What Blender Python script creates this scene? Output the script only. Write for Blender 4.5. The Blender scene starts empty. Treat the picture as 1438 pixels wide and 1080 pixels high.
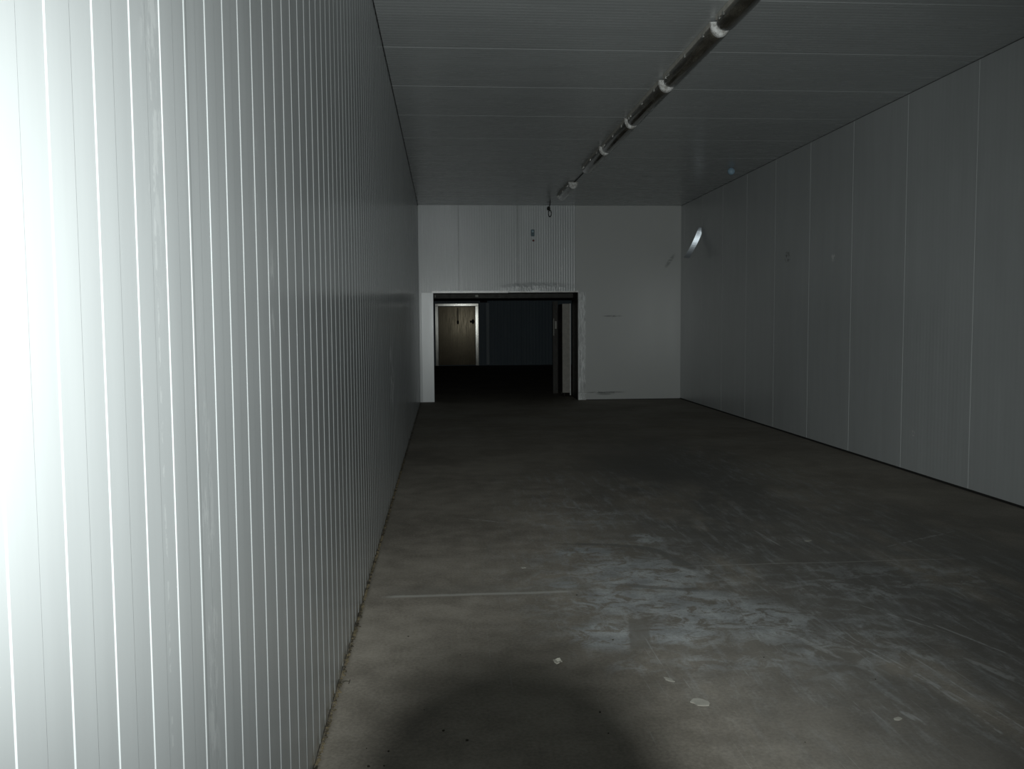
import bpy, bmesh, math, random
from mathutils import Vector, Matrix
random.seed(7)
S = bpy.context.scene
COL = S.collection
pi = math.pi

# ---------------------------------------------------------------- dimensions (metres, floor z = 0)
XL, XR = -0.4856, 4.858          # inner faces of the side walls
HC = 3.945                       # ceiling height
YB, YE = -3.2, 18.104            # wall behind the photographer, end wall
P0, P1 = -0.206, 2.737           # opening in the end wall
DH = 2.205                       # its height
YP = 19.0                        # far end of the passage through the wall
YF = 33.42                       # far wall of the second room
CZ = 1.6

# ---------------------------------------------------------------- helpers
def mesh_obj(name, bm, mat, parent=None, smooth=False):
    me = bpy.data.meshes.new(name)
    bmesh.ops.recalc_face_normals(bm, faces=bm.faces)
    bm.to_mesh(me); bm.free()
    if smooth:
        for p in me.polygons: p.use_smooth = True
    for m in (mat if isinstance(mat, (list, tuple)) else [mat]): me.materials.append(m)
    o = bpy.data.objects.new(name, me); COL.objects.link(o)
    if parent: o.parent = parent
    return o

def struct(name, bm, mat, label=None, parent=None, smooth=False):
    o = mesh_obj(name, bm, mat, parent, smooth)
    if not parent: o['kind'] = 'structure'
    if label: o['label'] = label
    return o

def tag(o, label, cat, group=None, kind=None):
    o['label'] = label; o['category'] = cat
    if group: o['group'] = group
    if kind: o['kind'] = kind
    return o

def empty(name, loc, rz=0.0):
    o = bpy.data.objects.new(name, None); COL.objects.link(o)
    o.location = loc; o.rotation_euler = (0, 0, rz); o.empty_display_size = .1
    return o

def box(bm, x0, x1, y0, y1, z0, z1, mi=0):
    v = [bm.verts.new(p) for p in ((x0,y0,z0),(x1,y0,z0),(x1,y1,z0),(x0,y1,z0),(x0,y0,z1),(x1,y0,z1),(x1,y1,z1),(x0,y1,z1))]
    fs = []
    for f in ((0,3,2,1),(4,5,6,7),(0,1,5,4),(1,2,6,5),(2,3,7,6),(3,0,4,7)):
        fc = bm.faces.new([v[i] for i in f]); fc.material_index = mi; fs.append(fc)
    return v, fs

def bev(bm, w, seg=2):
    bmesh.ops.bevel(bm, geom=list(bm.edges), offset=w, segments=seg, affect='EDGES', profile=.6)

def tube(bm, pts, r, n=10, cap=True):
    rings = []
    for i, p in enumerate(pts):
        p = Vector(p)
        t = (Vector(pts[min(i+1, len(pts)-1)]) - Vector(pts[max(i-1, 0)])).normalized()
        a = t.cross(Vector((0,0,1)))
        if a.length < .05: a = t.cross(Vector((1,0,0)))
        a.normalize(); b = t.cross(a)
        rr = r[i] if isinstance(r, (list, tuple)) else r
        rings.append([bm.verts.new(p + rr*(math.cos(2*pi*k/n)*a + math.sin(2*pi*k/n)*b)) for k in range(n)])
    for A, B in zip(rings, rings[1:]):
        for k in range(n): bm.faces.new((A[k], A[(k+1)%n], B[(k+1)%n], B[k]))
    if cap:
        bm.faces.new(rings[0]); bm.faces.new(rings[-1][::-1])

def profile_slab(bm, prof, fn, lo, hi, thick):
    """prof: list of (s, d) with d = how far the sheet stands back; fn(s, d, t) -> point; extruded from t = lo to hi."""
    A = [bm.verts.new(fn(s, d, lo)) for s, d in prof]
    B = [bm.verts.new(fn(s, d, hi)) for s, d in prof]
    for i in range(len(prof)-1): bm.faces.new((A[i], A[i+1], B[i+1], B[i]))
    s0, s1 = prof[0][0], prof[-1][0]
    bl = [bm.verts.new(fn(s, thick, t)) for s, t in ((s0, lo), (s1, lo), (s1, hi), (s0, hi))]
    bm.faces.new(bl)
    bm.faces.new((A[0], B[0], bl[3], bl[0])); bm.faces.new((A[-1], bl[1], bl[2], B[-1]))
    bm.faces.new(A + [bl[1], bl[0]]); bm.faces.new(B + [bl[2], bl[3]])

def ribbed(s0, s1, pitch, phase, depth, down=.004, up=.0015, joints=(), jd=.008, jw=.006):
    """square micro-rib: recessed half before each 'phase' point, step out at it (facing s0), step back half a pitch on."""
    ev = []
    k = math.ceil((s0 - phase)/pitch) - 1
    while True:
        a = phase + k*pitch; k += 1
        if a > s1 + pitch: break
        ev.append((a - up/2, depth)); ev.append((a + up/2, 0.0))
        ev.append((a + pitch/2 - down/2, 0.0)); ev.append((a + pitch/2 + down/2, depth))
    for j in joints:
        ev = [e for e in ev if abs(e[0]-j) > jw*1.4]
        near = min(ev, key=lambda e: abs(e[0]-j))[1] if ev else 0.0
        ev += [(j-jw, near), (j-jw*.4, jd), (j+jw*.4, jd), (j+jw, near)]
    ev = sorted(e for e in ev if s0 < e[0] < s1)
    return [(s0, ev[0][1] if ev else 0.0)] + ev + [(s1, ev[-1][1] if ev else 0.0)]

# ---------------------------------------------------------------- materials
class N:
    def __init__(s, name):
        s.m = bpy.data.materials.new(name); s.m.use_nodes = True
        s.t = s.m.node_tree; s.b = s.t.nodes['Principled BSDF']; s.L = s.t.links
        s.geo = None
    def n(s, kind, **kw):
        x = s.t.nodes.new(kind)
        for k, v in kw.items(): setattr(x, k, v)
        return x
    def pos(s):
        if not s.geo: s.geo = s.n('ShaderNodeNewGeometry')
        return s.geo.outputs['Position']
    def set(s, sock, v):
        if hasattr(v, 'links') or isinstance(v, bpy.types.NodeSocket): s.L.new(v, sock)
        else: sock.default_value = v
    def math(s, op, a, b=0.0, c=0.0, clamp=False):
        x = s.n('ShaderNodeMath', operation=op, use_clamp=clamp)
        for i, v in enumerate((a, b, c)): s.set(x.inputs[i], v)
        return x.outputs[0]
    def mapped(s, scale=(1,1,1), rot=(0,0,0), loc=(0,0,0), vec=None):
        x = s.n('ShaderNodeMapping', vector_type='POINT')
        s.L.new(vec or s.pos(), x.inputs[0]); x.inputs['Scale'].default_value = scale
        x.inputs['Rotation'].default_value = rot; x.inputs['Location'].default_value = loc
        return x.outputs[0]
    def noise(s, vec, scale=5, detail=4, rough=.55, dist=0):
        x = s.n('ShaderNodeTexNoise'); s.L.new(vec, x.inputs['Vector'])
        x.inputs['Scale'].default_value = scale; x.inputs['Detail'].default_value = detail
        x.inputs['Roughness'].default_value = rough; x.inputs['Distortion'].default_value = dist
        return x.outputs['Fac']
    def ramp(s, v, lo, hi, a=0.0, b=1.0):
        x = s.n('ShaderNodeMapRange', interpolation_type='SMOOTHSTEP')
        s.set(x.inputs[0], v)
        for i, q in enumerate((lo, hi, a, b)): x.inputs[i+1].default_value = q
        return x.outputs[0]
    def mix(s, f, a, b):
        x = s.n('ShaderNodeMix', data_type='RGBA')
        s.set(x.inputs['Factor'], f)
        for k, v in (('A', a), ('B', b)):
            so = [i for i in x.inputs if i.name == k and i.type == 'RGBA'][0]
            s.set(so, v if not isinstance(v, tuple) else (*v, 1))
        return [o for o in x.outputs if o.type == 'RGBA'][0]
    def col(s, v): s.set(s.b.inputs['Base Color'], (*v, 1) if isinstance(v, tuple) else v)
    def rough(s, v): s.set(s.b.inputs['Roughness'], v)
    def bump(s, h, strength=.3, dist=.002):
        x = s.n('ShaderNodeBump'); x.inputs['Strength'].default_value = strength; x.inputs['Distance'].default_value = dist
        s.L.new(h, x.inputs['Height']); s.L.new(x.outputs[0], s.b.inputs['Normal'])
    def xyz(s):
        x = s.n('ShaderNodeSeparateXYZ'); s.L.new(s.pos(), x.inputs[0]); return x.outputs
    def blob(s, cx, cy, rx, ry, ax=0, ay=1, ang=0.0, soft=.6):
        """1 inside an ellipse on two world axes, fading outward."""
        p = s.xyz(); X = s.math('SUBTRACT', p[ax], cx); Y = s.math('SUBTRACT', p[ay], cy)
        c, n = math.cos(ang), math.sin(ang)
        u = s.math('ADD', s.math('MULTIPLY', X, c), s.math('MULTIPLY', Y, n))
        v = s.math('SUBTRACT', s.math('MULTIPLY', Y, c), s.math('MULTIPLY', X, n))
        u = s.math('DIVIDE', u, rx); v = s.math('DIVIDE', v, ry)
        r = s.math('SQRT', s.math('ADD', s.math('MULTIPLY', u, u), s.math('MULTIPLY', v, v)))
        return s.ramp(r, 1-soft*.5, 1+soft*.5, 1, 0)

def plain(name, c, rough=.5, metal=0.0, spec=.5, var=.15, scale=12):
    k = N(name)
    n = k.noise(k.mapped(), scale, 5)
    d = tuple(v*(1-var) for v in c); l = tuple(min(1, v*(1+var)) for v in c)
    k.col(k.mix(k.ramp(n, .3, .7), d, l)); k.rough(k.ramp(n, .2, .8, rough*.85, min(1, rough*1.15)))
    k.b.inputs['Metallic'].default_value = metal; k.b.inputs['Specular IOR Level'].default_value = spec
    return k.m

PAINT = (.63, .66, .665)
def panel_mat(name, c=PAINT, rough=.3, streak=(1, 1, .12), marks=None):
    k = N(name)
    a = k.noise(k.mapped(streak), 6, 5, .6)
    b = k.noise(k.mapped((1, 1, 1)), .7, 3)
    g = k.math('ADD', k.math('MULTIPLY', a, .5), k.math('MULTIPLY', b, .5))
    cc = k.mix(k.ramp(g, .3, .7), tuple(v*.92 for v in c), tuple(v*1.05 for v in c))
    if marks: cc = marks(k, cc)
    k.col(cc); k.rough(k.ramp(a, .25, .75, rough*.94, rough*1.07))
    k.b.inputs['Specular IOR Level'].default_value = .5
    return k

jl = [1.80+1.2344*k for k in range(0, 10)]
# left wall: smears and dents in the lacquer
def left_marks(k, c):
    p = k.xyz()
    # pale dashed scuff running down one panel seam
    w = k.noise(k.mapped((0, 0, 1)), 3, 3)
    yy = k.math('ADD', 1.577, k.math('MULTIPLY', k.math('SUBTRACT', w, .5), .03))
    line = k.ramp(k.math('ABSOLUTE', k.math('SUBTRACT', p[1], yy)), .003, .007, 1, 0)
    dash = k.ramp(k.noise(k.mapped((1, 1, 1)), 28, 3), .5, .58)
    c = k.mix(k.math('MULTIPLY', k.math('MULTIPLY', line, dash), .16), c, (.78, .8, .8))
    for cy, cz, ry, rz, amt in ((1.585, 2.15, .05, .4, .2), (2.62, 1.68, .05, .13, .4), (2.42, 1.98, .05, .1, .25),
                                (3.9, 1.60, .06, .11, .5), (8.4, 1.15, .35, .28, .9), (1.85, 1.0, .05, .5, .22)):
        sp = k.ramp(k.noise(k.mapped((1, 1, .35), loc=(0, cy, 0)), 30 if cy < 6 else 14, 5, .7), .5, .62)
        c = k.mix(k.math('MULTIPLY', k.math('MULTIPLY', k.blob(cy, cz, ry, rz, 1, 2, soft=1.2), sp), amt), c, (.8, .82, .82))
    for yj in jl:     # panel seams: thin dirty line with a faint smear beside it
        d = k.math('ABSOLUTE', k.math('SUBTRACT', p[1], yj))
        c = k.mix(k.math('MULTIPLY', k.ramp(d, .002, .005, 1, 0), .45), c, (.16, .17, .17))
        c = k.mix(k.math('MULTIPLY', k.ramp(d, .012, .045, 1, 0), .10), c, (.2, .21, .21))
    # dirt creeping up from the floor
    low = k.ramp(p[2], .0, .10, 1, 0)
    return k.mix(k.math('MULTIPLY', low, k.ramp(k.noise(k.mapped(), 14, 4), .45, .7)), c, (.14, .12, .085))
kl = panel_mat('lacquered_panel_left', tuple(v*.645 for v in PAINT), marks=left_marks, rough=.2)  # same paint as the other walls, darkened here to offset the strong flash light
kl.b.inputs['IOR'].default_value = 1.75; M_left = kl.m

def right_marks(k, c):
    p = k.xyz()
    st = k.noise(k.mapped((1, 1, .02)), 34, 2)
    c = k.mix(k.math('MULTIPLY', k.ramp(st, .45, .75), .2), c, tuple(v*.72 for v in PAINT))
    for cy, cz, ry, rz, col in ((12.4, 2.5, .10, .07, (.12,.12,.11)), (10.9, 2.38, .05, .05, (.75,.75,.75)), (8.9, .42, .03, .03, (.85,.85,.85))):
        sp = k.ramp(k.noise(k.mapped(loc=(0, cy, 0)), 20, 4), .45, .58)
        c = k.mix(k.math('MULTIPLY', k.blob(cy, cz, ry, rz, 1, 2, soft=.8), sp), c, col)
    return c
kr = panel_mat('lacquered_panel_right', tuple(v*.78 for v in PAINT), .32, marks=right_marks); kr.b.inputs['IOR'].default_value = 1.5; M_right = kr.m

def ceil_marks(k, c):
    st = k.noise(k.mapped((.03, 1, 1)), 26, 2)
    return k.mix(k.math('MULTIPLY', k.ramp(st, .4, .7), .3), c, tuple(v*.7 for v in PAINT))
kc = panel_mat('lacquered_panel_ceiling', tuple(v*.78 for v in PAINT), .27, (.15, 1, 1), marks=ceil_marks); kc.b.inputs['IOR'].default_value = 1.5; M_ceil = kc.m

def end_marks(k, c):
    p = k.xyz()
    c = k.mix(k.ramp(p[0], 2.66, 2.70), c, tuple(v*.92*t for v, t in zip(PAINT, (1, .98, .95))))
    for xj in (.318, 1.508):
        d = k.math('ABSOLUTE', k.math('SUBTRACT', p[0], xj))
        c = k.mix(k.math('MULTIPLY', k.ramp(d, .004, .012, 1, 0), .6), c, (.12, .13, .13))
    h = k.math('MULTIPLY', k.blob(1.95, 2.29, .6, .08, 0, 2, soft=1.2), k.noise(k.mapped(), 9, 3, .5))
    k.bump(h, .6, .03)
    # knocks and bright dents over the opening
    for cx, cz, rx, rz, amt in ((1.42, 2.27, .16, .09, .7), (1.9, 2.26, .22, .06, .7), (2.4, 2.62, .07, .10, .6), (1.53, 2.85, .07, .10, .4), (2.2, 2.32, .35, .16, .3)):
        sp = k.ramp(k.noise(k.mapped((1, 1, .8), loc=(cx, 0, 0)), 16, 5, .7), .5, .6)
        c = k.mix(k.math('MULTIPLY', k.math('MULTIPLY', k.blob(cx, cz, rx, rz, 0, 2, soft=1.0), sp), amt), c, (.85, .87, .87))
    # dark horizontal scrapes on the smooth part
    for cx, cz, rx, rz, amt in ((3.44, 1.715, .17, .017, .6), (3.3, .155, .36, .012, .8), (3.3, .13, .17, .03, .5), (4.62, 2.82, .16, .035, .5)):
        sp = k.ramp(k.noise(k.mapped((1, 1, 3), loc=(cx, 0, cz)), 12, 4), .35, .55)
        ang = .95 if cx > 4.5 else 0.0
        c = k.mix(k.math('MULTIPLY', k.math('MULTIPLY', k.blob(cx, cz, rx, rz, 0, 2, ang=ang, soft=.9), sp), amt), c, (.05, .055, .05))
    return c
ke = panel_mat('lacquered_panel_end', tuple(v*.97 for v in PAINT), .30, marks=end_marks); ke.b.inputs['IOR'].default_value = 1.75; M_end = ke.m
M_blue = panel_mat('dull_blue_panel', (.10, .15, .185), .5).m
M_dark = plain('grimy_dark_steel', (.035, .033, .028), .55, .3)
M_gap = plain('flat_black', (.02, .02, .018), .8)

# concrete floor
def floor_mat():
    k = N('scuffed_concrete'); p = k.xyz()
    big = k.noise(k.mapped((1, 1, 0)), .8, 4); mid = k.noise(k.mapped((1, 1, 0)), 5, 6, .62); fine = k.noise(k.mapped((1, 1, 0)), 60, 4, .7)
    g = k.math('ADD', k.math('ADD', k.math('MULTIPLY', big, .4), k.math('MULTIPLY', mid, .35)), k.math('MULTIPLY', fine, .35))
    c = k.mix(k.ramp(g, .39, .71), (.165, .148, .123), (.325, .297, .252))
    mul = lambda *a: a[0] if len(a) == 1 else k.math('MULTIPLY', a[0], mul(*a[1:]))
    add = lambda *a: a[0] if len(a) == 1 else k.math('MAXIMUM', a[0], add(*a[1:]))
    # broad darker areas through the middle and down the right
    broad = k.noise(k.mapped((1, .35, 0)), 1.3, 5, .6, .3)
    dark_area = mul(add(k.blob(2.3, 8.0, .9, 3.6, ang=-.10, soft=1.3), k.blob(3.0, 4.4, 1.7, 2.9, ang=.0, soft=1.3)), k.ramp(broad, .28, .5))
    c = k.mix(mul(dark_area, .75), c, (.105, .105, .100))
    sidew = k.noise(k.mapped((1.5, 1.7, 0), rot=(0, 0, .1)), 4.2, 10, .74, 1.0)     # brushed sideways
    along = k.noise(k.mapped((7, 1.0, 0), rot=(0, 0, .09)), 2.0, 8, .72, .35)     # dragged lengthwise
    both = k.math('ADD', k.math('MULTIPLY', sidew, .5), k.math('MULTIPLY', along, .5))
    grain = k.ramp(fine, .32, .62, .55, 1.0)
    tint = k.mix(k.ramp(mid, .3, .7), (.26, .275, .28), (.44, .468, .475))
    main = add(k.blob(.80, 4.42, .17, .20, soft=.7), k.blob(1.18, 4.42, .20, .17, soft=.7), k.blob(.97, 4.98, .24, .22, soft=.7),
               k.blob(1.38, 4.86, .28, .40, ang=.2, soft=.8), k.blob(1.22, 5.5, .36, .36, soft=.8), k.blob(.95, 6.08, .20, .13, soft=.6),
               k.blob(1.48, 6.42, .12, .14, soft=.6), k.blob(.72, 5.32, .10, .07, soft=.5), k.blob(1.68, 4.62, .2, .3, soft=1))
    c = k.mix(mul(main, k.ramp(sidew, .415, .51), grain, .85), c, tint)
    mid_r = add(k.blob(.88, 3.98, .14, .12, soft=.9), k.blob(1.35, 4.02, .32, .13, soft=.9), k.blob(1.1, 7.1, .45, .35, soft=1), k.blob(1.9, 4.3, .5, .5, soft=1.2),
                k.blob(1.2, 5.2, .75, 1.1, soft=1.1), k.blob(2.4, 5.2, .5, .35, soft=1), k.blob(3.0, 5.3, .4, .3, soft=1))
    c = k.mix(mul(mid_r, k.ramp(sidew, .47, .57), grain, .42), c, tint)
    wide = add(k.blob(2.0, 4.3, 1.0, 1.2, soft=1.2), k.blob(1.3, 7.8, .8, 1.8, soft=1.2), k.blob(3.2, 8.8, .6, 2.4, ang=.12, soft=1.1), k.blob(2.6, 4.0, .8, 1.3, soft=1.2), k.blob(2.2, 6.0, 1.6, 2.0, soft=1.2))
    c = k.mix(mul(wide, k.ramp(along, .51, .64), grain, .32), c, tint)
    c = k.mix(mul(wide, k.ramp(both, .46, .62), grain, .24), c, tint)
    def seg(x1, y1, x2, y2, w, soft=.5):
        L_ = math.hypot(x2-x1, y2-y1)/2
        return k.blob((x1+x2)/2, (y1+y2)/2, L_, w, ang=math.atan2(y2-y1, x2-x1), soft=soft)
    # rubber arc and a swept gap cutting through the pale residue
    dark = add(seg(.80, 6.33, 1.22, 6.25, .035), seg(1.14, 6.28, 1.42, 6.15, .045), seg(1.36, 6.2, 1.52, 5.95, .05), seg(1.48, 6.05, 1.60, 5.55, .05), seg(1.0, 5.3, 1.5, 5.12, .03))
    c = k.mix(mul(dark, k.ramp(sidew, .38, .52), .65), c, (.12, .118, .108))
    X = k.math('ABSOLUTE', k.math('SUBTRACT', p[0], k.math('ADD', .985, k.math('MULTIPLY', k.math('SUBTRACT', p[1], 4.44), .19)))); Y = k.math('ABSOLUTE', k.math('SUBTRACT', p[1], 4.44))
    c = k.mix(mul(k.ramp(X, .045, .06, 1, 0), k.ramp(Y, .19, .24, 1, 0), .7), c, (.17, .16, .14))
    # distinct scratches, drawn lengthwise by dragged loads
    dash = k.ramp(k.noise(k.mapped((9, 5, 0)), 2, 3), .40, .55)
    scr = add(seg(1.97, 4.35, 2.16, 3.5, .006), seg(2.03, 4.30, 2.20, 3.3, .005), seg(2.12, 3.9, 2.14, 2.9, .008), seg(2.20, 4.1, 2.26, 3.0, .005),
              seg(1.75, 4.35, 1.86, 4.0, .02), seg(2.17, 4.2, 2.30, 3.9, .03), seg(2.44, 3.95, 2.56, 3.5, .025), seg(1.62, 4.75, 1.56, 4.25, .007),
              seg(2.35, 6.6, 2.37, 6.1, .010), seg(3.1, 6.0, 3.8, 6.38, .014), seg(1.85, 3.45, 1.88, 3.3, .018), seg(1.5, 5.62, 1.58, 5.4, .03), seg(1.66, 5.6, 1.68, 5.4, .02),
              seg(.98, 7.67, 1.44, 7.26, .02), seg(.14, 7.24, .53, 7.02, .015), seg(2.3, 4.8, 2.55, 4.3, .008), seg(2.5, 4.6, 2.7, 3.9, .008))
    c = k.mix(mul(scr, dash, .32), c, (.52, .54, .54))
    for rot, ph, lo in ((.07, 0, .64), (.14, 7, .67), (-.5, 3, .70)):
        s = k.noise(k.mapped((60, 1.3, 0), rot=(0, 0, rot), loc=(ph, ph, 0)), 1, 4, .65, .1)
        c = k.mix(mul(k.blob(2.2, 4.4, 1.7, 2.2, soft=1.3), k.ramp(s, lo, lo+.06), .35), c, (.46, .48, .48))
    # slab joint, filled and worn pale
    wob = k.math('MULTIPLY', k.math('SUBTRACT', k.noise(k.mapped((1, 1, 0)), 2.5, 4), .5), .05)
    yj = k.math('ADD', k.math('ADD', 5.18, k.math('MULTIPLY', k.ramp(p[0], .7, 1.6), .47)), wob)
    sj = k.math('SUBTRACT', p[1], yj); dj = k.math('ABSOLUTE', sj)
    left = mul(k.ramp(dj, .008, .032, 1, 0), k.ramp(p[0], .68, .8, 1, 0), k.ramp(p[0], -.40, -.3))
    right = mul(k.ramp(dj, .004, .014, 1, 0), k.ramp(p[0], 1.5, 1.7), k.ramp(p[0], 3.1, 3.6, 1, 0))
    c = k.mix(mul(k.ramp(sj, .0, .02), k.ramp(sj, .05, .30, 1, 0), k.ramp(p[0], .8, 1.0, 1, 0), k.ramp(p[0], -.45, -.25), .35), c, (.15, .145, .13))
    c = k.mix(mul(left, .6), c, (.42, .42, .39)); c = k.mix(mul(right, .4), c, (.42, .42, .40))
    # grime against the left wall
    ed = mul(k.ramp(p[0], XL, XL+.035, 1, 0), k.ramp(mid, .35, .6))
    c = k.mix(mul(ed, .85), c, (.06, .048, .028))
    k.col(c); k.rough(k.ramp(mid, .3, .7, .65, .88)); k.b.inputs['Specular IOR Level'].default_value = .3
    k.bump(g, .2, .003)
    return k.m
M_floor = floor_mat()

# ---------------------------------------------------------------- room shell
bm = bmesh.new(); box(bm, XL-.12, XR+.12, YB-.12, YF+.12, -.15, 0)
struct('floor', bm, M_floor, 'scuffed grey concrete floor running through both rooms')

bm = bmesh.new()
profile_slab(bm, ribbed(YB, YE, .1543, 1.170, .0013, .0035, .003), lambda s, d, t: (XL-d, s, t), .012, HC, .12)
struct('wall_left', bm, M_left, 'glossy off-white micro-ribbed panel wall close on the left')

jr = [7.905+1.2435*k for k in range(-9, 9)]
bm = bmesh.new()
profile_slab(bm, ribbed(YB, YE, .0622, .01, .0003, .006, .006, jr, .0038, .006), lambda s, d, t: (XR+d, s, t), .02, HC, .12)
struct('wall_right', bm, M_right, 'pale panel wall with spaced upright seams on the right')

jc = [7.84+1.25*k for k in range(-9, 9)]
bm = bmesh.new()
profile_slab(bm, ribbed(YB, YE, .0625, .015, .0006, .006, .005, jc, .0022, .006), lambda s, d, t: (t, s, HC+d), XL-.1, XR+.1, .12)
struct('ceiling', bm, M_ceil, 'grey panel ceiling with crosswise seams')

# end wall with its opening
bm = bmesh.new()
je = [.318, 1.508, 2.68]
fe = lambda s, d, t: (s, YE+d, t)
def endprof(a, b):
    pr = []
    if a < 2.67: pr += ribbed(a, min(b, 2.675), .0497, .02, .0018, .010, .010, [])
    if b > 2.69:
        if pr: pr = pr[:-1] + [(2.675, .0), (2.678, .006), (2.683, .006), (2.686, .0), (b, 0.0)]
        else: pr = [(a, 0.0), (b, 0.0)]
    return pr
profile_slab(bm, endprof(XL-.1, P0), fe, 0, DH, .12)
profile_slab(bm, endprof(XL-.1, XR+.1), fe, DH, HC, .12)
profile_slab(bm, endprof(P1, XR+.1), fe, 0, DH, .12)
struct('wall_end', bm, M_end, 'end panel wall around the wide low opening')
bm = bmesh.new(); box(bm, XL-.12, XR+.12, YB-.12, YB, 0, HC)
struct('wall_rear', bm, M_end, 'plain panel wall behind the viewpoint')

# second room
bm = bmesh.new()
box(bm, XL-.12, XL, YP, YF, 0, HC); struct('wall_far_left', bm, M_blue)
bm = bmesh.new(); box(bm, XR, XR+.12, YP, YF, 0, HC); struct('wall_far_right', bm, M_blue)
bm = bmesh.new(); box(bm, XL-.12, XR+.12, YP-.1, YF+.12, HC, HC+.12); struct('ceiling_far', bm, M_blue)
bm = bmesh.new()
profile_slab(bm, ribbed(XL-.1, XR+.1, .12, .03, .002, .012, .012, [1.66, 2.9, 4.1], .01, .01), lambda s, d, t: (s, YF+d, t), 0, HC, .12)
struct('wall_far_end', bm, M_blue, 'dark blue-grey panel wall far beyond the opening')
# passage linings between the rooms
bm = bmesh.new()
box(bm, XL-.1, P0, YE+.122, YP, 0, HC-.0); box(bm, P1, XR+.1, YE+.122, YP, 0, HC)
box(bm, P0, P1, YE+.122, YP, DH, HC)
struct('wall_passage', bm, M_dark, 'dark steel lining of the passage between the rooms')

# thin dark lines along the wall edges, skirting gaps
bm = bmesh.new(); box(bm, XL, XL+.006, YB, YE, HC-.008, HC-.0005); struct('trim_1', bm, M_gap, 'thin dark line where left wall meets ceiling')
M_dirtgap = plain('dirty_joint_filler', (.06, .05, .034), .9, var=.6, scale=9)
bm = bmesh.new(); box(bm, XL-.05, XL-.0015, YB, YE, .0005, .014); struct('trim_2', bm, M_dirtgap, 'grimy brown gap filler under the left wall')
bm = bmesh.new(); box(bm, XR-.004, XR+.05, YB, YE, .0005, .022); struct('trim_3', bm, M_gap, 'thin dark line under the right wall')
bm = bmesh.new(); box(bm, P1+.16, XR-.005, YE-.004, YE+.03, .0003, .012); struct('trim_4', bm, M_gap, 'thin dark line under the end wall')

bm = bmesh.new(); box(bm, XR-.003, XR, YB, YE, HC-.004, HC-.0005); struct('trim_10', bm, M_gap, 'thin dark line where right wall meets ceiling')
# opening trims
def galv(name, c, rough, metal=.75):
    k = N(name); a = k.noise(k.mapped((5, 5, .8)), 5, 6, .7, 1.0)
    k.col(k.mix(k.ramp(a, .35, .65), tuple(v*.55 for v in c), c)); k.rough(k.ramp(a, .3, .7, rough*.8, rough*1.3))
    k.b.inputs['Metallic'].default_value = metal
    return k.m
M_galv = galv('streaked_galvanised_steel', (.92, .94, .93), .36, .1)
kf = panel_mat('lacquered_flashing', tuple(v*1.22 for v in PAINT), .3); kf.b.inputs['IOR'].default_value = 1.75; M_lac = kf.m
bm = bmesh.new(); box(bm, -.434, P0+.004, YE-.012, YE-.0005, .004, DH+.0); box(bm, P0-.0005, P0+.004, YE-.0005, YE+.121, .004, DH); bev(bm, .0015, 1)
struct('trim_5', bm, M_lac, 'pale upright flashing on the left of the opening')
M_edge = plain('worn_bright_edging', (.90, .88, .82), .35, .1, .9, .25, 9)
bm = bmesh.new()
box(bm, P0-.02, 1.31, YE-.014, YE-.0005, DH-.008, DH+.034); box(bm, 1.33, P1, YE-.018, YE-.0005, DH-.003, DH+.026)
box(bm, 1.80, 1.93, YE-.03, YE-.014, DH+.004, DH+.05)
struct('trim_6', bm, M_edge, 'dented metal edging along the top of the opening')
bm = bmesh.new()
n = 26
for i in range(n):
    z0, z1 = .16+(DH+.0-.16)*i/n, .16+(DH-.16)*(i+1)/n
    w = random.uniform(-.004, .004)
    box(bm, P1-.004, 2.883+w, YE-.016-random.uniform(0, .006), YE-.0005, z0, z1)
r_trim = struct('trim_7', bm, M_galv, 'streaked galvanised edging on the right of the opening')
bm = bmesh.new(); box(bm, P1-.01, 2.89, YE-.045, YE-.0235, .012, .15); bev(bm, .004, 1)
for zz in (.03, .085, .14): box(bm, P1-.014, 2.895, YE-.052, YE-.044, zz-.007, zz+.007)
struct('kick_bracket', bm, M_galv, parent=r_trim)

# sliding rail box just inside the passage
bm = bmesh.new(); box(bm, P0+.002, P1-.002, YP-.16, YP-.002, DH-.095, DH-.0005)
rail = struct('trim_8', bm, M_dark, 'dark door rail housing under the lintel')
M_white = plain('white_plastic', (.72, .73, .71), .4, var=.06)
M_steel = plain('bright_steel', (.6, .6, .57), .35, .9)
M_tarn = plain('tarnished_steel', (.22, .22, .20), .5, .6)
for x, w in ((.70, .035), (-.17, .012)):
    bm = bmesh.new(); box(bm, x-w, x+w, YP-.178, YP-.159, DH-.075, DH-.02); bev(bm, .005, 1)
    mesh_obj('rail_bracket', bm, M_tarn, rail)

# ---------------------------------------------------------------- far door
def brushed(name, c, rough, metal, dark):
    k = N(name); a = k.noise(k.mapped((14, 1, .5)), 4, 6, .75, .4); b = k.noise(k.mapped((1, 1, 1)), 2.5, 4)
    k.col(k.mix(k.ramp(k.math('ADD', k.math('MULTIPLY', a, .6), k.math('MULTIPLY', b, .4)), .38, .62), dark, c))
    k.rough(k.ramp(a, .3, .7, rough*1.3, rough*.75)); k.b.inputs['Metallic'].default_value = metal
    return k.m
M_doorskin = brushed('tarnished_door_skin', (.20, .168, .113), .17, 0, (.06, .05, .034))
M_doorskin.node_tree.nodes['Principled BSDF'].inputs['Specular IOR Level'].default_value = .12
M_doorskin.node_tree.nodes['Principled BSDF'].inputs['Specular Tint'].default_value = (1, .86, .62, 1)
M_frame = brushed('polished_steel_frame', (.15, .147, .137), .135, 1.0, (.12, .117, .108))
d2 = empty('door_1', ((-.306+1.306)/2, YF, 0), -.022); d2['kind'] = 'structure'; d2['label'] = 'tarnished steel door in a polished frame, far beyond the opening'
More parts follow.
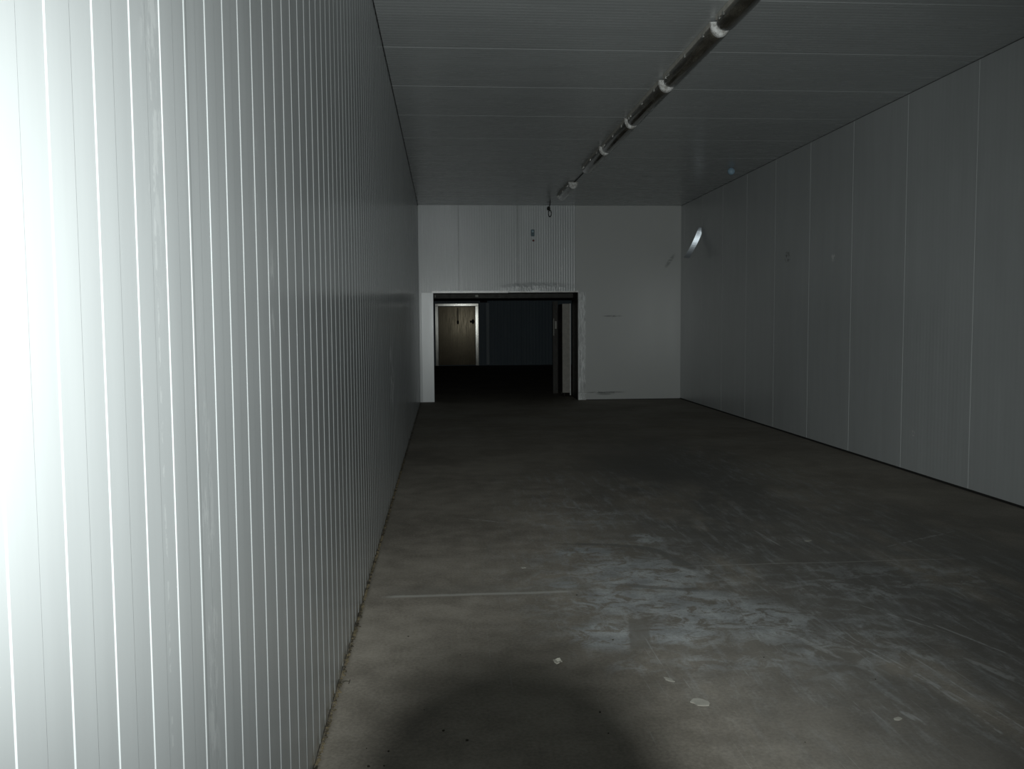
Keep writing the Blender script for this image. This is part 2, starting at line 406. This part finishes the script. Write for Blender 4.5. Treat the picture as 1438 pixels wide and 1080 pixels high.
def L(o):   # child meshes are written in world coordinates; shift to the parent's
    o.matrix_parent_inverse = Matrix.Translation(-Vector(o.parent.location)); return o
bm = bmesh.new(); box(bm, -.19, 1.175, YF-.07, YF-.003, .03, 2.20); bev(bm, .006, 2); L(mesh_obj('door_leaf', bm, M_doorskin, d2))
for x in (-.253, 1.239):
    bm = bmesh.new(); box(bm, x-.055, x+.055, YF-.05, YF-.003, .005, 2.215); bev(bm, .004, 1); L(mesh_obj('frame_post', bm, M_frame, d2))
bm = bmesh.new(); box(bm, -.308, 1.294, YF-.05, YF-.003, 2.22, 2.31); bev(bm, .004, 1); L(mesh_obj('frame_head', bm, M_frame, d2))
bm = bmesh.new()
bmesh.ops.create_cone(bm, cap_ends=True, segments=20, radius1=.05, radius2=.045, depth=.03, matrix=Matrix.Translation((.53, YF-.086, 1.62)) @ Matrix.Rotation(pi/2, 4, 'X') @ Matrix.Diagonal((.8, 1.6, 1, 1)))
L(mesh_obj('window_port', bm, M_gap, d2))
bm = bmesh.new(); box(bm, .97, 1.15, YF-.13, YF-.071, 1.60, 1.68); box(bm, 1.05, 1.13, YF-.16, YF-.12, 1.56, 1.72); bev(bm, .008, 1)
L(mesh_obj('latch_handle', bm, M_gap, d2))
bm = bmesh.new(); box(bm, .515, .545, YF-.085, YF-.0705, 1.70, 2.16); L(mesh_obj('seam_strip', bm, M_dark, d2))
d2.location.y -= .02
# flat steel post and dark box next to the far door
M_bluetrim = panel_mat('blue_grey_corner_post', (.16, .21, .24), .4).m
bm = bmesh.new(); box(bm, 1.58, 1.70, YF-.05, YF-.003, .03, 2.335); bev(bm, .005, 1); struct('trim_9', bm, M_bluetrim, 'blue-grey upright cover strip beside the far door')
bm = bmesh.new(); box(bm, 1.36, 1.62, YF-.14, YF-.003, 2.345, 2.455); bev(bm, .008, 1)
t = empty('junction_box', (1.49, YF-.09, 2.345)); tag(t, 'small dark box high on the far wall right of the steel door', 'electrical box')
L(mesh_obj('housing', bm, M_gap, t))
bm = bmesh.new(); tube(bm, [(1.49, YF-.03, 2.45), (1.49, YF-.03, 3.0), (1.49, YF-.03, HC-.002)], .012, 8)
L(mesh_obj('conduit', bm, M_gap, t))

# open leaf in the passage mouth
d3 = empty('door_2', (2.61, 19.02, 0)); d3['kind'] = 'structure'; d3['label'] = 'open cold-room door leaf seen edge-on at the right of the opening'
M_foam = plain('beige_door_edge', (.40, .385, .345), .6, var=.12)
bm = bmesh.new(); box(bm, 2.545, 2.675, 19.035, 19.85, .085, 1.985); bev(bm, .004, 1); L(mesh_obj('door_panel', bm, M_dark, d3))
bm = bmesh.new(); box(bm, 2.530, 2.688, 19.012, 19.034, .083, 1.99); bev(bm, .004, 1); L(mesh_obj('edge_board', bm, M_foam, d3))
bm = bmesh.new(); box(bm, 2.689, 2.712, 19.004, 19.06, .03, 1.995); bev(bm, .003, 1); L(mesh_obj('seal_strip', bm, M_white, d3))
bm = bmesh.new(); box(bm, 2.43, 2.54, 19.86, 19.93, .004, 2.06); L(mesh_obj('guide_post', bm, M_dark, d3))
bm = bmesh.new(); box(bm, 2.47, 2.51, 19.82, 19.858, 1.45, 1.62); box(bm, 2.44, 2.455, 19.84, 19.858, 1.3, 1.68)
L(mesh_obj('latch_plate', bm, M_tarn, d3))
bm = bmesh.new(); tube(bm, [(2.61, 19.3, .09), (2.61, 19.3, .002)], .018, 10); tube(bm, [(2.61, 19.75, .09), (2.61, 19.75, .002)], .018, 10)
L(mesh_obj('foot_pin', bm, M_dark, d3))

# ---------------------------------------------------------------- ceiling light fittings
M_tray = plain('aged_grey_tray', (.52, .50, .45), .5)
k = N('clear_cover_painted_dim'); nn = k.noise(k.mapped((3, .6, 3)), 7, 5, .6)
k.col(k.mix(k.ramp(nn, .35, .65), (.05, .045, .036), (.11, .10, .08))); k.rough(k.ramp(nn, .3, .7, .12, .3))  # clear cover painted dark because the flash only glances along it
k.b.inputs['Coat Weight'].default_value = .5; M_cover = k.m
k = N('cap_painted_flash_lit'); nn = k.noise(k.mapped(), 26, 4, .7)
k.col(k.mix(k.ramp(nn, .38, .6), (.42, .41, .38), (.88, .88, .86))); k.rough(.3); M_cap = k.m  # same clear cover, painted white where the flash strikes its near end
FX = 2.19
def half_section(w, top, bot, n=14):
    """closed outline in (x, z), flat on top, rounded below"""
    pts = [(-w, top)] + [(-w*math.cos(pi*i/n), (top-.015) - (top-.015-bot)*math.sin(pi*i/n)) for i in range(n+1)] + [(w, top)]
    return pts
def loft(bm, secs, cap=(True, True)):
    rings = [[bm.verts.new((x, y, z)) for x, z in pts] for y, pts in secs]
    n = len(rings[0])
    for A, B in zip(rings, rings[1:]):
        for i in range(n): bm.faces.new((A[i], A[(i+1)%n], B[(i+1)%n], B[i]))
    if cap[0]: bm.faces.new(rings[0])
    if cap[1]: bm.faces.new(rings[-1][::-1])
LEN = 1.60
def make_fitting():
    r = empty('ceiling_light', (FX, 0, HC-.0))
    bm = bmesh.new(); box(bm, -.079, .079, .055, LEN-.03, -.040, -.001); bev(bm, .005, 2); mesh_obj('tray', bm, M_tray, r)
    bm = bmesh.new()
    secs = []
    for y, f in ((.052, .93), (.09, 1), (LEN-.16, 1), (LEN-.09, .99), (LEN-.04, .95), (LEN-.012, .84)):
        secs.append((y, half_section(.074*f, -.0425, -.0425-.078*f)))
    loft(bm, secs); mesh_obj('diffuser', bm, M_cover, r, True)
    bm = bmesh.new()
    loft(bm, [(.0, half_section(.050, -.02, -.100)), (.012, half_section(.066, -.016, -.118)), (.028, half_section(.079, -.012, -.125)), (.050, half_section(.080, -.012, -.126))])
    mesh_obj('end_cap', bm, M_cap, r)
    for y in (.25, LEN/2, LEN-.22, LEN-.12):
        for s in (-1, 1):
            bm = bmesh.new(); box(bm, s*.0795-.002, s*.0795+.006, y-.014, y+.014, -.066, -.03); bev(bm, .002, 1)
            mesh_obj('clip', bm, M_steel, r)
    return r
def copy_tree(o, parent=None):
    c = o.copy(); COL.objects.link(c); c.parent = parent
    for ch in list(o.children): copy_tree(ch, c)
    return c
caps = [(5.34, 'long tubular ceiling light nearest the viewer, cut by the top edge of the photo'),
        (7.00, 'tubular ceiling light second from the viewer, with the brightest flash-whitened end cap'),
        (8.69, 'tubular ceiling light third from the viewer in the continuous row'),
        (10.33, 'tubular ceiling light fourth from the viewer in the continuous row'),
        (11.98, 'tubular ceiling light at the far end of the continuous row, before the gap'),
        (15.00, 'tubular ceiling light standing alone beyond the gap, nearest the end wall')]
proto = make_fitting()
for i, (y, lab) in enumerate(caps):
    o = proto if i == 0 else copy_tree(proto)
    o.location = (FX - (.01 if i == 4 else 0), y, HC)
    tag(o, lab, 'ceiling light', 'tubular light fittings along the ceiling')
bm = bmesh.new(); tube(bm, [(FX+.02, 13.55, HC-.012), (FX+.03, 14.3, HC-.010), (FX+.02, 15.03, HC-.012)], .007, 8)
tag(mesh_obj('power_cable', bm, M_gap), 'thin dark cable on the ceiling across the gap between the last two lights', 'cable')

# hanging hook near the end wall
t = empty('hanging_hook', (2.05, 17.3, 2.18+CZ)); tag(t, 'small black hook and loop hanging from the ceiling near the end wall', 'hook')
bm = bmesh.new(); tube(bm, [(2.075, 17.3, HC-.001), (2.07, 17.3, 3.86), (2.05, 17.3, 3.80)], .008, 8); L(mesh_obj('cord', bm, M_gap, t))
bm = bmesh.new(); bmesh.ops.create_uvsphere(bm, u_segments=14, v_segments=10, radius=.034, matrix=Matrix.Translation((2.043, 17.3, 3.785)) @ Matrix.Diagonal((1, .8, 1.15, 1)))
L(mesh_obj('knob', bm, M_gap, t, True))
bm = bmesh.new(); tube(bm, [(2.068+.028*math.sin(a), 17.3, 3.69+.062*math.cos(a)) for a in [2*pi*i/20 for i in range(21)]], .0085, 8, False)
L(mesh_obj('loop', bm, M_gap, t, True))

# small fitting and red light on the end wall
t = empty('wall_switch', (1.81, YE, 3.38)); tag(t, 'tiny blue-grey wall device above the opening', 'switch')
bm = bmesh.new(); box(bm, 1.775, 1.845, YE-.05, YE-.001, 3.33, 3.46); bev(bm, .01, 2); L(mesh_obj('housing', bm, plain('teal_grey_plastic', (.10, .17, .20), .4), t))
bm = bmesh.new(); box(bm, 1.79, 1.83, YE-.062, YE-.0505, 3.40, 3.44); bev(bm, .004, 1); L(mesh_obj('button', bm, plain('pale_teal_plastic', (.45, .6, .68), .4), t))
bm = bmesh.new(); bmesh.ops.create_cone(bm, cap_ends=True, segments=18, radius1=.022, radius2=.016, depth=.03, matrix=Matrix.Translation((1.826, YE-.0145, 3.245)) @ Matrix.Rotation(pi/2, 4, 'X'))
tag(mesh_obj('indicator_lamp', bm, plain('dark_red_plastic', (.16, .012, .01), .3)), 'tiny dark red button on the end wall below the blue-grey device', 'indicator light')

# round sensor globe added for flash-lit dust; strip added for a flash-lit streak
bm = bmesh.new(); bmesh.ops.create_uvsphere(bm, u_segments=24, v_segments=14, radius=.055, matrix=Matrix.Translation((4.425, 13.60, HC-.058)))
tag(mesh_obj('ceiling_dust_orb', bm, plain('blue_dust_tint', (.34, .50, .62), .45), None, True), 'small round bluish globe added for a flash-lit dust speck near the right wall', 'dust_orb')
bm = bmesh.new(); rows = []
A = Vector((XR-.002, 16.62, 3.36)); B = Vector((XR-.24, 16.75, 2.80)); wd = Vector((.955, -.265, -.1)).normalized()
for i in range(15):
    u = i/14; q = A.lerp(B, u) + Vector((.01*math.sin(pi*u), .05*(u-.45)**2*4, 0)); h = .05
    th = Vector((.26, .955, 0))*.0015
    a, b = q-wd*h, q+wd*h
    if b.x > XR-.001: b = b + Vector((XR-.001-b.x, 0, 0))
    rows.append([bm.verts.new(v) for v in (a, b, b+th, a+th)])
for P, Q in zip(rows, rows[1:]):
    for i in range(4): bm.faces.new((P[i], P[(i+1)%4], Q[(i+1)%4], Q[i]))
bm.faces.new(rows[0]); bm.faces.new(rows[-1][::-1])
kf = N('streak_shine'); kf.col((.55, .60, .65)); kf.rough(.36); kf.b.inputs['Metallic'].default_value = .9
tag(mesh_obj('streak_strip', bm, kf.m), 'bright slanting strip added by the right wall for a flash-lit streak near the end wall', 'strip')

# ---------------------------------------------------------------- litter on the floor
def flake(name, x, y, rx, ry, h, mat, ang=0, curl=.0, n=11):
    bm = bmesh.new(); T = []; B = []
    for i in range(n):
        a = 2*pi*i/n; q = random.uniform(.65, 1.1)
        px, py = rx*q*math.cos(a), ry*q*math.sin(a)
        c, s = math.cos(ang), math.sin(ang); X, Y = px*c-py*s, px*s+py*c
        zz = curl*abs(math.sin(a*1.5+.4))
        T.append(bm.verts.new((X, Y, h+zz))); B.append(bm.verts.new((X*.96, Y*.96, .0006+zz*.9)))
    c1 = bm.verts.new((0, 0, h*1.15)); c2 = bm.verts.new((0, 0, .0006))
    for i in range(n):
        j = (i+1) % n
        bm.faces.new((T[i], T[j], c1)); bm.faces.new((B[j], B[i], c2)); bm.faces.new((T[i], B[i], B[j], T[j]))
    o = mesh_obj(name, bm, mat); o.location = (x, y, 0); return o
M_paper = plain('pale_scrap', (.62, .60, .52), .7); M_flake = plain('chalky_flake', (.34, .33, .29), .85); M_crumb = plain('dark_crumb', (.04, .035, .025), .9)
tag(flake('paper_scrap', .515, 4.077, .022, .028, .006, M_paper, .3, .012), 'tiny crumpled white scrap on the floor just beyond the round shadow', 'scrap')
tag(flake('plaster_flake', 1.054, 3.583, .044, .036, .004, M_flake, -.4), 'flat pale flake on the floor right of the round shadow', 'flake')
tag(flake('plaster_flake', .985, 3.83, .016, .035, .003, M_flake, .5), 'small pale flake lying just behind the flat pale flake', 'flake')
tag(flake('plaster_flake', 1.80, 3.36, .022, .014, .003, M_flake, .2), 'pale flake near the bottom right corner of the floor', 'flake')
tag(flake('plaster_flake', 2.62, 6.22, .035, .02, .003, M_flake, .0), 'pale flake on the floor towards the right wall', 'flake')
tag(flake('plaster_flake', .50, 5.72, .018, .018, .003, M_flake, .6), 'faint pale flake left of the bluish worn patch', 'flake')
tw = bmesh.new(); tube(tw, [(-.468, 3.93, .006), (-.455, 3.925, .012), (-.438, 3.93, .008)], [.004, .003, .0015], 7); tube(tw, [(-.44, 3.915, .004), (-.438, 3.95, .007)], .002, 6)
tag(mesh_obj('twig', tw, M_crumb), 'short dark twig sticking out at the foot of the left wall', 'twig')
cr = [(-.31,3.30),(-.29,3.16),(-.225,3.27),(-.235,3.16),(.06,4.22),(.07,3.33),(.62,3.53),(.62,3.34),(-.1,3.62),(-.02,3.42),(.83,4.35),(1.9,3.75),(1.35,3.2),(.76,5.1),(-.2,4.5),(1.5,4.05)]
c0 = None
for i, (x, y) in enumerate(cr):
    if c0 is None: o = c0 = flake('dirt_crumb', x, y, .008, .010, .007, M_crumb, 0, 0, 8)
    else: o = c0.copy(); COL.objects.link(o)
    o.location = (x, y, 0); o.rotation_euler = (0, 0, i*1.7); sc = .3+.12*((i*7) % 4); o.scale = (sc, sc, sc)
    tag(o, 'tiny dark dirt crumb scattered on the concrete floor', 'crumb', 'dark crumbs on the floor')
# loose dirt heaped along the foot of the left wall: nobody could count it
bm = bmesh.new()
for i in range(3800):
    y = 1.5 + 9.0*random.random()**1.25
    dens = .5 + .5*math.sin(y*2.3)*math.sin(y*.9+1) 
    if random.random() > .35 + .65*dens: continue
    x = XL + .003 + abs(random.gauss(0, .0055)); r = random.uniform(.0015, .0045)
    bmesh.ops.create_icosphere(bm, subdivisions=1, radius=r, matrix=Matrix.Translation((x, y, r*.55)) @ Matrix.Rotation(random.random()*3, 4, 'Z') @ Matrix.Diagonal((1, random.uniform(1, 2.4), .7, 1)))
k = N('wall_foot_dirt'); nn = k.noise(k.mapped(), 18, 4)
k.col(k.mix(k.ramp(nn, .4, .6), (.022, .018, .01), (.13, .105, .06))); k.rough(.9)
tag(mesh_obj('loose_dirt', bm, k.m), 'brown loose dirt gathered along the foot of the left wall', 'dirt', kind='stuff')

# ---------------------------------------------------------------- viewpoint
PITCH, YAW, ROLL = 6.93714907e-02, 7.57045511e-02, -7.10627944e-03
fwd = Vector((math.sin(YAW)*math.cos(PITCH), math.cos(YAW)*math.cos(PITCH), -math.sin(PITCH)))
right = Vector((math.cos(YAW), -math.sin(YAW), 0)); up = right.cross(fwd)
r2 = math.cos(ROLL)*right + math.sin(ROLL)*up; u2 = -math.sin(ROLL)*right + math.cos(ROLL)*up
R = Matrix((r2, u2, -fwd)).transposed().to_4x4()
cd = bpy.data.cameras.new('Camera'); cam = bpy.data.objects.new('Camera', cd); COL.objects.link(cam)
cd.sensor_fit = 'HORIZONTAL'; cd.sensor_width = 36; cd.lens = 36*1255.1/1438; cd.clip_start = .02; cd.clip_end = 100
MW = Matrix.Translation((0, 0, CZ)) @ R
cam.matrix_world = MW; S.camera = cam

# ---------------------------------------------------------------- the photographer's camera: its flash lights the room, its lens throws the round shadow
M_body = plain('black_camera_shell', (.03, .03, .03), .5)
t = empty('camera_on_tripod', (0, -.2, 0)); tag(t, 'black camera with raised flash on a tripod at the viewpoint', 'camera')
def addw(name, bm, mat, local=True):
    if local: bmesh.ops.transform(bm, matrix=MW, verts=bm.verts)
    return L(mesh_obj(name, bm, mat, t))
FB, FH = .21, .098      # flash behind the lens front, above its axis
bm = bmesh.new()        # lens barrel, front rim level with the viewpoint (axis = local z, +z backwards)
rings = []
for z, r in ((.002, .032), (.002, .039), (.05, .039), (.052, .041), (.10, .041), (.102, .043), (.15, .043), (.152, .043)):
    rings.append([bm.verts.new((r*math.cos(2*pi*i/32), r*math.sin(2*pi*i/32), z)) for i in range(32)])
for A, B in zip(rings, rings[1:]):
    for i in range(32): bm.faces.new((A[i], A[(i+1)%32], B[(i+1)%32], B[i]))
bm.faces.new(rings[0]); bm.faces.new(rings[-1][::-1])
addw('lens_barrel', bm, M_body)
bm = bmesh.new(); box(bm, -.065, .065, -.045, .045, .153, .23); bev(bm, .01, 2); addw('body', bm, M_body)
bm = bmesh.new(); box(bm, .045, .075, -.043, .035, .12, .152); bev(bm, .009, 2); addw('grip', bm, M_body)
bm = bmesh.new(); box(bm, -.025, .025, .046, .075, .205, .228); box(bm, -.034, .034, .0755, .118, FB+.016, FB+.04); addw('flash_head', bm, M_body)
bm = bmesh.new(); tube(bm, [(0, -.2, 1.53), (0, -.2, 1.05)], .014, 12); box(bm, -.03, .03, -.23, -.17, 1.53, 1.55); addw('centre_column', bm, M_body, False)
for k_ in range(3):
    a = pi/2 + 2*pi*k_/3 + pi
    bm = bmesh.new(); tube(bm, [(.02*math.cos(a), -.2+.02*math.sin(a), 1.10), (.38*math.cos(a), -.2+.38*math.sin(a), .006)], [.014, .009], 10)
    addw('leg', bm, M_body, False)

ld = bpy.data.lights.new('flash_tube', 'SPOT'); lo = bpy.data.objects.new('flash_tube', ld); COL.objects.link(lo)
ld.energy = 1000; ld.color = (.945, 1.0, .985); ld.shadow_soft_size = .012; ld.spot_size = math.radians(84); ld.spot_blend = 1.0
lo.matrix_world = MW @ Matrix.Translation((.0, FH, FB)) 

w = bpy.data.worlds.new('World'); S.world = w; w.use_nodes = True
w.node_tree.nodes['Background'].inputs[0].default_value = (0, 0, 0, 1)

vs = S.view_settings
vs.view_transform = 'Standard'; vs.look = 'None'; vs.gamma = 1; vs.use_curve_mapping = False; vs.exposure = 0
